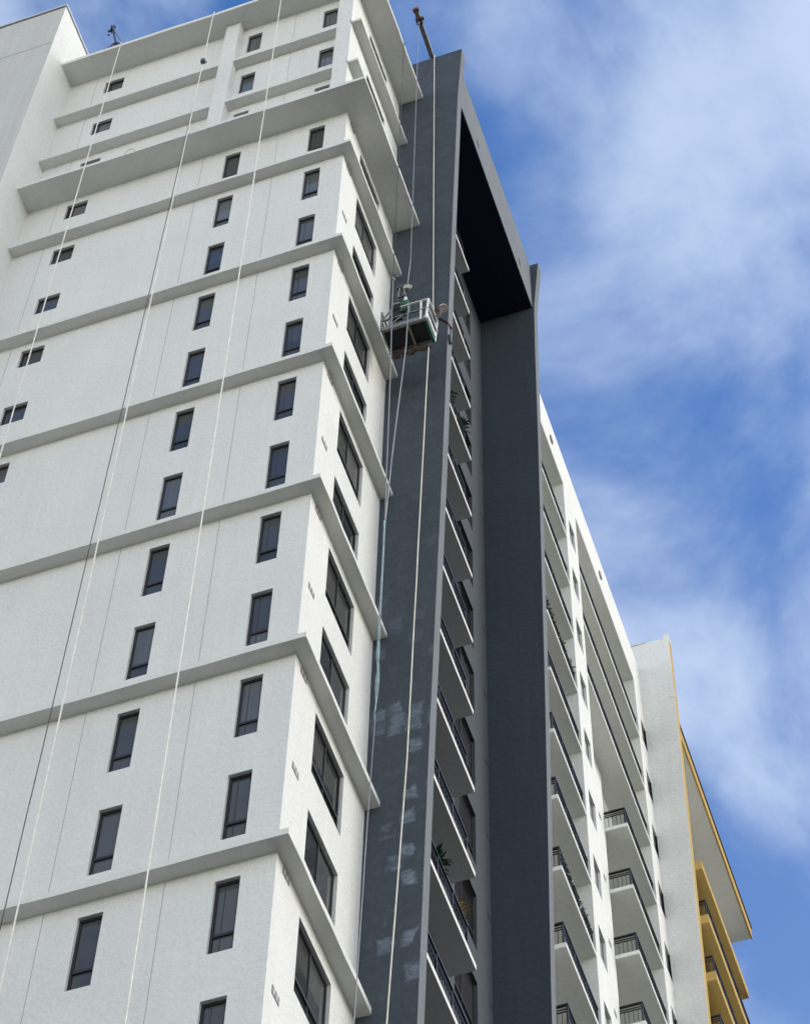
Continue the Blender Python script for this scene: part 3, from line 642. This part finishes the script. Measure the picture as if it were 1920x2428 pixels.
bm = bmesh.new(); box(bm, px + 0.35, px + 0.372, py + 0.115, py + 0.162, pz + 1.515, pz + 1.524); part('mouth', bm, 'rust', PER)
# paint roller: handle in the right hand, sleeve on the fin edge
hx, hy, hz = V['hr'][0]
tip = Vector((xprof(P1, 25.4) + 0.045, 3.93, 25.42))
t = thing('paint_roller', (hx, hy, hz), 'long-handled paint roller in the hand of the person, reaching to the charcoal fin', 'paint roller')
h0 = Vector((hx, hy + 0.04, hz - 0.01)); d = (tip - h0)
bm = bmesh.new(); tube(bm, [h0 - d * 0.12, h0 + d * 0.62], 0.013, 8); part('handle', bm, 'rope_dark', t)
bm = bmesh.new(); tube(bm, [h0 + d * 0.62, h0 + d * 0.92], 0.007, 6); part('wire_arm', bm, 'steel', t)
bm = bmesh.new(); tube(bm, [tip + Vector((0, -0.04, 0.16)), tip + Vector((0, 0.04, -0.16))], 0.04, 12); part('sleeve', bm, 'charcoal_wall', t)

# ================================================================== balcony plants
def plant(loc, n, ln, wd, mat, name, label, droop=0.9, up=0.8, pot=True, seed=1, cat='plant', stem=0.3):
    rnd = random.Random(seed); t = thing(name, loc, label, cat); bm = bmesh.new(); L0 = Vector(loc)
    for i in range(n):
        a = rnd.uniform(0, 6.283); l = ln * rnd.uniform(0.6, 1.15); e = rnd.uniform(0.25, 1.3) * up; base = L0 + Vector((rnd.uniform(-.06, .06), rnd.uniform(-.1, .1), 0.25 + stem)) + Vector((0, 0, rnd.uniform(-0.5, 0.25) * ln))
        d0 = Vector((math.cos(a) * math.cos(e), math.sin(a) * math.cos(e), math.sin(e))); s = d0.cross(Vector((0, 0, 1))).normalized(); rows_ = []
        for k in range(5):
            q = k / 4; c = base + d0 * l * q + Vector((0, 0, -droop * l * q * q * 0.6)); ww = wd * (0.25 + 1.5 * q * (1.02 - q) * 1.6) * 0.5
            rows_.append((bm.verts.new(c - s * ww), bm.verts.new(c + s * ww)))
        for k in range(4): bm.faces.new((rows_[k][0], rows_[k][1], rows_[k + 1][1], rows_[k + 1][0]))
    part('foliage', bm, mat, t)
    if pot:
        bm = bmesh.new(); tube(bm, [L0 + Vector((0, 0, 0.0)), L0 + Vector((0, 0, 0.28))], 0.10, 12, 0.14); part('pot', bm, 'pot', t)
        bm = bmesh.new(); tube(bm, [L0 + Vector((0, 0, 0.2)), L0 + Vector((0, 0, 0.3 + stem))], 0.02, 6, 0.008); part('stem', bm, 'leaf_green', t)
    return t
plant((0.55, 6.35, 6.19), 120, 0.42, 0.05, 'leaf_green', 'broadleaf_plant', 'dark green broadleaf plant spilling over a lower balcony railing by the charcoal fin', 0.7, 0.8, seed=3, stem=0.85)
plant((0.60, 7.72, 6.19), 200, 0.36, 0.018, 'leaf_yellow', 'dry_grass_plant', 'straw-yellow spiky plant on the lower balcony between the fins', 0.6, 0.9, seed=5, stem=0.80)
plant((0.62, 7.95, 27.19), 80, 0.30, 0.045, 'leaf_green', 'leafy_plant', 'leafy green plant at the rail end of an upper balcony below the platform', 0.7, 0.8, seed=8, stem=1.0)
plant((0.65, 7.15, 27.19), 24, 0.20, 0.06, 'leaf_green', 'thin_plant', 'slender green plant above an upper balcony rail, left of the leafier one', 0.6, 0.9, seed=9, stem=1.25)
def garland(y0, y1, x, z, label, seed, nl, ls):
    rnd = random.Random(seed); t = thing('garland', (x, (y0 + y1) / 2, z - 0.5), label, 'garland', 'garlands wound on balcony rails')
    bm = bmesh.new(); tube(bm, [(x + 0.04, y0 + (y1 - y0) * i / 24, z - 0.12 + 0.10 * math.sin(i * 1.35)) for i in range(25)], 0.012); part('string', bm, 'leaf_green', t)
    for mat, nm, n, s in (('leaf_green', 'leaves', nl, ls), ('flower', 'blossoms', 22, 0.04)):
        bm = bmesh.new()
        for i in range(n):
            c = Vector((x + rnd.uniform(0.0, 0.09), rnd.uniform(y0, y1), z - 0.12 + rnd.uniform(-0.2, 0.16))); a, b = Vector((rnd.uniform(-1, 1), rnd.uniform(-1, 1), rnd.uniform(-1, 1))).normalized() * s, Vector((rnd.uniform(-1, 1), rnd.uniform(-1, 1), rnd.uniform(-1, 1))).normalized() * s
            bm.faces.new([bm.verts.new(p) for p in (c - a, c - b, c + a, c + b)])
        part(nm, bm, mat, t, kind='stuff')
garland(12.6, 18.1, 0.82, 30.5, 'leafy garland with pale blossoms on the upper white balcony beside the second fin', 1, 110, 0.05)
garland(15.3, 18.1, 0.82, 18.5, 'leafy garland with pale blossoms on the lower white balcony beside the second fin', 2, 36, 0.04)
